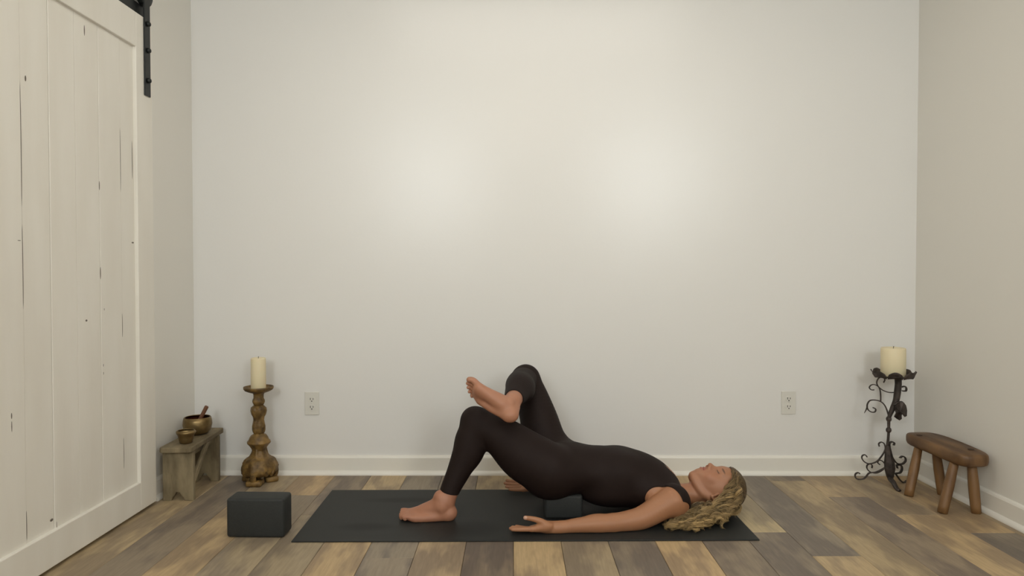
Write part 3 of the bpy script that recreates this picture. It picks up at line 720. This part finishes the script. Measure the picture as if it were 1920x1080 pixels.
for s in (-1, 1):
    HB.limb([((.800, HY+s*.052, .082), .016), ((.772, HY+s*.046, .098), .016), ((.744, HY+s*.022, .136), .0155)], .012)   # jaw
    HB.ell((.806, HY+s*.036, .156), (.026, .022, .020), .016)      # cheek
HB.ell((.742, HY, .148), (.018, .021, .017), .012)                 # chin
HB.ell((.771, HY, .160), (.026, .028, .019), .014)                 # mouth mound
HB.ell((.872, HY, .172), (.038, .050, .022), .02)                  # forehead
for s in (-1, 1):
    HB.carve((.837, HY+s*.032, .196), (.013, .018, .014), .012)    # eye sockets
    HB.ell((.836, HY+s*.031, .1725), (.0095, .0135, .0100), .004)  # closed lids
    HB.ell((.853, HY+s*.030, .179), (.006, .020, .007), .010)      # brow
HB.limb([((.846, HY, .179), .008), ((.826, HY, .188), .0085), ((.810, HY, .197), .0098), ((.807, HY, .1985), .0100)], .008)
for s in (-1, 1): HB.ell((.801, HY+s*.0115, .188), (.009, .0075, .0085), .006)
HB.ell((.7840, HY, .1822), (.0056, .0180, .0060), .004)            # upper lip
HB.ell((.7730, HY, .1805), (.0062, .0170, .0066), .004)            # lower lip
HB.carve((.7785, HY, .1862), (.0012, .021, .0035), .003)
for s in (-1, 1):                                                  # ears
    ey = HY+s*.0735
    ctr = [(.808, .088), (.816, .080), (.832, .074), (.845, .078), (.849, .090), (.842, .102), (.828, .104), (.816, .098)]
    for (a, b), (c, d) in zip(ctr, ctr[1:]): HB.cone((a, ey+s*.004, b), (c, ey+s*.006, d), .0042, .0042, .004)
    HB.ell((.830, ey, .090), (.016, .0045, .012), .006)
    HB.ell((.808, ey+s*.003, .094), (.007, .004, .006), .005)
# near (left) arm and hand
SH = (0.6282, 2.7350, 0.1003); EL = (0.3801, 2.6720, 0.0318); WR = (0.1673, 2.6520, 0.0203)
B.limb([(SH, .060), ((0.5793, 2.7220, 0.0792), .051), ((0.4904, 2.6920, 0.0434), .043), (EL, .0345)], .02)
B.limb([(EL, .0345), ((0.3320, 2.6650, 0.0301), .0335), ((0.2494, 2.6580, 0.0285), .0285), (WR, .0222), ((0.1326, 2.6510, 0.0227), .0200)], .012)
B.ell((0.3226, 2.6720, 0.0338), (.05, .030, .030), .02)
def hand(wr, D, Aa, side, B, thumb, curls, wr_r=.022):
    """D: finger direction, Aa: pinky -> index direction, N: back of the hand."""
    D = V3(*D); D /= np.linalg.norm(D); Aa = V3(*Aa); Aa -= D*(D@Aa); Aa /= np.linalg.norm(Aa); N = np.cross(Aa, D)*side
    P = lambda d, a, n: np.array(wr)+D*d+Aa*a+N*n
    R = axes(D, Aa, N)
    B.cone(P(-.025, 0, 0), P(.030, .003, -.002), .0205, .0215, .016)
    B.ell(P(.050, .0, 0), (.045, .036, .015), .012, R)
    for a in (-.026, -.009, .010, .027): B.cone(P(.020, a*.55, 0), P(.084, a, .002), .0130, .0108, .008)
    B.ell(P(.036, .022, -.008), (.032, .017, .016), .010, R)        # thenar
    for (a, l, r), cu_ in zip(((-.0285, .060, .0074), (-.0095, .074, .0082), (.010, .080, .0086), (.0295, .072, .0084)), curls):
        p0 = P(.084, a, .002); c1 = cu_; c2 = cu_*2.0; c3 = cu_*2.8
        seg = (l*.46, l*.31, l*.23); pts = [(p0, r*1.12)]
        q = np.array(p0); fan = a*1.3
        for sgl, ang, rr in zip(seg, (c1, c2, c3), (r*1.02, r*.95, r*.80)):
            q = q + sgl*(D*math.cos(ang)+Aa*fan*math.cos(ang)-N*math.sin(ang)); pts.append((q, rr))
        B.limb(pts, .0035)
    B.limb([(P(*thumb[0]), .0145), (P(*thumb[1]), .0118), (P(*thumb[2]), .0098), (P(*thumb[3]), .0080)], .008)
    return P
HWR = (0.1529, 2.6500, 0.0231)
PHN = hand(HWR, (-1, .02, -.045), (0, -.94, .30), 1, B, ((.018, .018, -.006), (.046, .030, -.024), (.074, .033, -.034), (.106, .031, -.040)), (.10, .06, .03, .01))
# far (right) arm and hand
SHR = (.625, 3.050, .082); ELR = (.400, 3.125, .050); WRR = (.165, 3.140, .036)
B.limb([(SHR, .058), ((.55, 3.085, .072), .047), (ELR, .035)], .02)
B.limb([(ELR, .035), ((.33, 3.13, .048), .033), (WRR, .0225)], .012)
hand((.125, 3.138, .036), (-1, -.03, -.02), (0, .94, .25), -1, B, ((.018, .018, -.006), (.046, .030, -.024), (.074, .033, -.030), (.106, .031, -.034)), (.05, .05, .08, .10))

# --- surfaces
def smin(a, b, k):
    h = np.clip(.5+.5*(b-a)/k, 0, 1); return b*(1-h)+a*h-k*h*(1-h)
cloth = A.a.copy()
# left hem
sl = A.sl((-.44, 2.56, 0), (-.10, 3.2, .22)); X, Y, Z = A.grid(sl)
hp = np.array((-0.2560, 2.8000, 0.1152)); hd = np.array((-.26, -.05, -.96)); hd /= np.linalg.norm(hd)
cloth[sl] = np.maximum(cloth[sl], ((X-hp[0])*hd[0]+(Y-hp[1])*hd[1]+(Z-hp[2])*hd[2]))
# right hem on the crossed shin
c2 = A2.a.copy(); sl = A2.sl((-.3, 2.56, .25), (.35, 3.0, .62)); X, Y, Z = A2.grid(sl)
hp = np.array((0.0022, 2.8050, 0.4880)); hd = np.array((-.10, -.97, -.10)); hd /= np.linalg.norm(hd)
c2[sl] = np.maximum(c2[sl], ((X-hp[0])*hd[0]+(Y-hp[1])*hd[1]+(Z-hp[2])*hd[2]))
body = smin(np.minimum(A.a, A2.a), B.a, .007)
cloth = np.minimum(cloth, c2)
ix = int((.590-G0[0])/HV); cloth[ix:] = body[ix:]
cloth -= .0040
# armholes and neckline
def cut(c, r, R=None):
    m = max(r)+.02; c = np.array(c); sl = A.sl(c-m, c+m); cloth[sl] = np.maximum(cloth[sl], -A.ell_d(c, r, R, sl))
cut((.5720, 2.660, .0780), (.088, .115, .112)); cut((.600, 3.130, .070), (.095, .115, .112)); cut((.645, 2.640, .030), (.095, .115, .088)); cut((.640, 3.150, .020), (.085, .115, .085))
cut((.716, YC+.002, .125), (.122, .058, .140))
cut((.83, YC, .06), (.132, .2, .2))
del A, A2
ZM = .0060
Zg = AX[2][None, None, :]
for f_, z_ in ((body, ZM), (cloth, ZM)): np.maximum(f_, z_-Zg, out=f_)
bx = np.maximum(np.maximum(np.abs(AX[0][:, None, None]-.202)-.0765, np.abs(AX[1][None, :, None]-2.905)-.1145), np.abs(Zg-.050)-.0515)
np.maximum(body, -bx, out=body); np.maximum(cloth, -bx, out=cloth); del bx
Vb, Qb = nets(body, G0, HV)
for _ in range(3): Vb = relax(relax(Vb, Qb, 1, .5), Qb, 1, -.52)
Vc, Qc = nets(cloth, G0, HV); 
for _ in range(16): Vc = relax(relax(Vc, Qc, 1, .5), Qc, 1, -.52)
del body, cloth, B
# skin tint
def near(c, r, soft=.5):
    d = np.sqrt((((Vb-np.array(c))/np.array(r))**2).sum(1)); return np.clip((1+soft-d)/soft, 0, 1)[:, None]
base_c = np.array((0.375, 0.172, 0.084)); tint = np.repeat(base_c[None], len(Vb), 0).astype(np.float64)
def mixc(w_, c): 
    global tint
    tint = tint*(1-w_)+np.array(c)*w_
mixc(near(hrot((.79, HY, .15)), (.09, .075, .07))*.75, (0.40, 0.185, 0.105))        # face
mixc(near(LANK, (.20, .12, .09))*.75, (0.40, 0.178, 0.108))                    # foot
mixc(near(tuple(PR(.05, 0, .03)), (.15, .10, .10))*.75, (0.43, 0.200, 0.124))
for s in (-1, 1):
    mixc(near(hrot((.803, HY+s*.040, .165)), (.022, .018, .02), .8)*.25, (0.41, 0.160, 0.092))
    mixc(near(hrot((.833, HY+s*.031, .184)), (.0022, .0125, .008), .5)*.9, (0.07, 0.035, 0.022))     # lash line
    mixc(near(hrot((.8545, HY+s*.031, .186)), (.0030, .0165, .012), .5)*.85, (0.09, 0.045, 0.024))   # eyebrow
    mixc(near(hrot((.7985, HY+s*.006, .1935)), (.0028, .0035, .004), .5)*.7, (0.16, 0.05, 0.03))     # nostril
mixc(near(hrot((.7790, HY, .184)), (.0095, .0185, .008), .35)*.8, (0.36, 0.110, 0.080))             # lips
mixc(near(hrot((.7787, HY, .184)), (.0012, .019, .006), .5)*.7, (0.16, 0.04, 0.03))
mixc(near(tuple(PHN(.108, .036, -.040)), (.008, .006, .006))*.6, (0.68, 0.47, 0.37))           # thumb nail
Lp = np.array(PO)
np_mesh('body', Vb-Lp, Qb, M['skin'], woman, tint)
suit = np_mesh('bodysuit', Vc-Lp, Qc, M['cloth'], woman); suit['label'] = 'dark brown sleeveless bodysuit with long legs'

# --- hair: a scalp layer and curly locks
HC = np.array((.864, HY, .101)); HRD = np.array((.0985, .0855, .0960))
hg = 0.003
lo = HC-.125; dims = np.full(3, int(.25/hg)+1)
ax = [lo[i]+hg*np.arange(dims[i]) for i in range(3)]
X, Y, Z = ax[0][:, None, None], ax[1][None, :, None], ax[2][None, None, :]
q = [(X-HC[0])/HRD[0], (Y-HC[1])/HRD[1], (Z-HC[2])/HRD[2]]
k0 = np.sqrt(q[0]**2+q[1]**2+q[2]**2); d = (k0-1)*.09
d = d + .0022*np.sin(90*X+60*Z)*np.sin(70*Y+40*Z)+.0014*np.sin(160*Z+50*X)*np.cos(120*Y)
# hairline: everything in front of it is face, temple or ear
hl = .900 - .30*np.clip(.135-Z, 0, 1)*1.0 - .012*((np.abs(Y-HY)/.075)**2)
hl = np.where(Z < .085, hl-.5*(.085-Z), hl)
d = np.maximum(d, (hl-X)*.9); d = np.maximum(d, .008-Z)
Vh, Qh = nets(d.astype(np.float32), lo, hg); Vh = relax(Vh, Qh, 2, .5)
hv = [Vh]; hq = [Qh]; ht = [np.repeat(np.array((.085, .055, .028))[None], len(Vh), 0)]
rh = np.random.RandomState(7)
def strand(path, r0, r1, c0, c1, n=5):
    P = np.array(path); N = len(P); t = np.gradient(P, axis=0); t /= np.linalg.norm(t, axis=1)[:, None]+1e-9
    up = np.array((.3, -.8, .5)); s_ = up-t*(t@up)[:, None]; s_ /= np.linalg.norm(s_, axis=1)[:, None]+1e-9; u = np.cross(t, s_)
    f = np.linspace(0, 1, N); r = (r0+(r1-r0)*f)*np.minimum(1, (1-f)*8+.15)
    an = 2*np.pi*np.arange(n)/n
    V = (P[:, None]+r[:, None, None]*(np.cos(an)[None, :, None]*s_[:, None]+np.sin(an)[None, :, None]*u[:, None])).reshape(-1, 3)
    i = np.arange(N-1)[:, None]*n; j = np.arange(n)[None]; jn = (j+1) % n
    Q = np.stack([i+j, i+jn, i+n+jn, i+n+j], -1).reshape(-1, 4)
    o = sum(len(v) for v in hv)
    hv.append(V); hq.append(Q+o); ht.append(np.repeat(c0+(c1-c0)*(f**1.1)[:, None], n, 0))
def pushout(p, k=1.0):
    e = (p-HC)/(HRD*k); d_ = np.linalg.norm(e, axis=1); m = d_ < 1
    p[m] = HC+(p[m]-HC)/d_[m][:, None]; return p
def bez(P0, P1, P2, P3, n):
    t = np.linspace(0, 1, n)[:, None]; return (1-t)**3*P0+3*(1-t)**2*t*P1+3*(1-t)*t*t*P2+t**3*P3
def curl_lock(P0, P1, P2, P3, amp0, amp1, freq, strands, n=40, shade=1.0, r=.0010, spread=.0030):
    base = pushout(bez(P0, P1, P2, P3, n).copy(), 1.0); tt = np.linspace(0, 1, n)
    t = np.gradient(base, axis=0); t /= np.linalg.norm(t, axis=1)[:, None]
    a = np.array((.2, -.7, .6)); s_ = a-t*(t@a)[:, None]; s_ /= np.linalg.norm(s_, axis=1)[:, None]; u = np.cross(t, s_)
    ph = rh.uniform(0, 6.28); tone = rh.uniform(.55, 1.35)*shade; el = rh.uniform(.7, 1)
    for k in range(strands):
        am = (amp0+(amp1-amp0)*tt**.7)*rh.uniform(.8, 1.2); p_ = ph+rh.normal(0, .20); fq = freq*rh.uniform(.97, 1.03)
        off = rh.normal(0, spread, 3)
        w_ = np.minimum(1, tt*5)*(1-.35*tt)
        arg = 2*np.pi*fq*tt+p_
        path = base+off*w_[:, None]+(am*np.cos(arg))[:, None]*s_+(el*am*np.sin(arg))[:, None]*u
        path[:, 2] = np.maximum(path[:, 2], .0085)
        g = tone*rh.uniform(.75, 1.25)
        strand(path, r, r*.7, np.array((.135, .088, .040))*g, np.array((.46, .315, .140))*g, n=4)
def scalp(u_, v_):      # u_: angle round the long axis from the face side to the back, v_: along the head
    y = -math.sin(u_); z = math.cos(u_)
    e = np.array((v_, y*math.sqrt(max(0, 1-v_*v_)), z*math.sqrt(max(0, 1-v_*v_)))); return HC+e*HRD
# near side: curls from the hairline down past the ear and on to the mat
for i in range(50):
    u_ = rh.uniform(.25, 1.7); v_ = rh.uniform(.36, .62)
    R0 = scalp(u_, v_); f = rh.uniform(0, 1)
    T_ = np.array((rh.uniform(.62, .82), rh.uniform(2.665, 2.78), rh.uniform(.012, .045)))
    if f < .3: T_[0] = rh.uniform(.575, .68); T_[1] = rh.uniform(2.64, 2.70); T_[2] = .012
    P1 = R0+np.array((-.008, -.040*math.sin(u_)-.016, -.045)); P2 = np.array((.845+rh.normal(0, .030), 2.755+rh.normal(0, .018), .050+rh.normal(0, .022)))
    curl_lock(R0, P1, P2, T_, .003, rh.uniform(.011, .019), rh.uniform(2.6, 4.2), 15)
# shorter curls framing the face and over the ear
for i in range(20):
    u_ = rh.uniform(.35, 1.5); v_ = rh.uniform(.36, .50)
    R0 = scalp(u_, v_); T_ = np.array((rh.uniform(.81, .885), HY-.112+rh.normal(0, .012), rh.uniform(.02, .09)))
    curl_lock(R0, R0+np.array((-.004, -.03, -.025)), T_+np.array((.03, -.015, .045)), T_, .004, .013, rh.uniform(1.8, 3.0), 13, n=30, shade=1.1)
# pile on the mat
for i in range(30):
    R0 = np.array((rh.uniform(.74, .86), rh.uniform(2.745, 2.80), rh.uniform(.03, .07))); T_ = np.array((rh.uniform(.58, .73), rh.uniform(2.645, 2.73), .012))
    curl_lock(R0, R0+np.array((-.04, -.02, .015)), T_+np.array((.05, .02, .035)), T_, .010, .017, rh.uniform(2.2, 3.6), 15, n=40, shade=1.0)
# smoother hair over the crown
for i in range(420):
    u_ = rh.uniform(-1.6, 1.9); v0 = rh.uniform(.42, .60)
    tt = np.linspace(0, 1, 16); pts = []
    for t_ in tt:
        uu = u_+(1.2 if u_ > 0 else -1.2)*t_*.9; vv = v0+(.96-v0)*math.sin(t_*2.6)*.9
        pts.append(HC+(scalp(uu, min(vv, .985))-HC)*(1.005+.012*math.sin(9*t_+i)))
    P = np.array(pts); P[:, 2] = np.maximum(P[:, 2], .009); g = rh.uniform(.6, 1.4)
    strand(P, .0016, .001, np.array((.12, .078, .038))*g, np.array((.055, .036, .019))*g)
hm = np_mesh('hair', np.concatenate(hv)-Lp, np.concatenate(hq), M['hair'], woman, np.concatenate(ht)); hm['label'] = 'long curly blonde hair, darker at the crown'
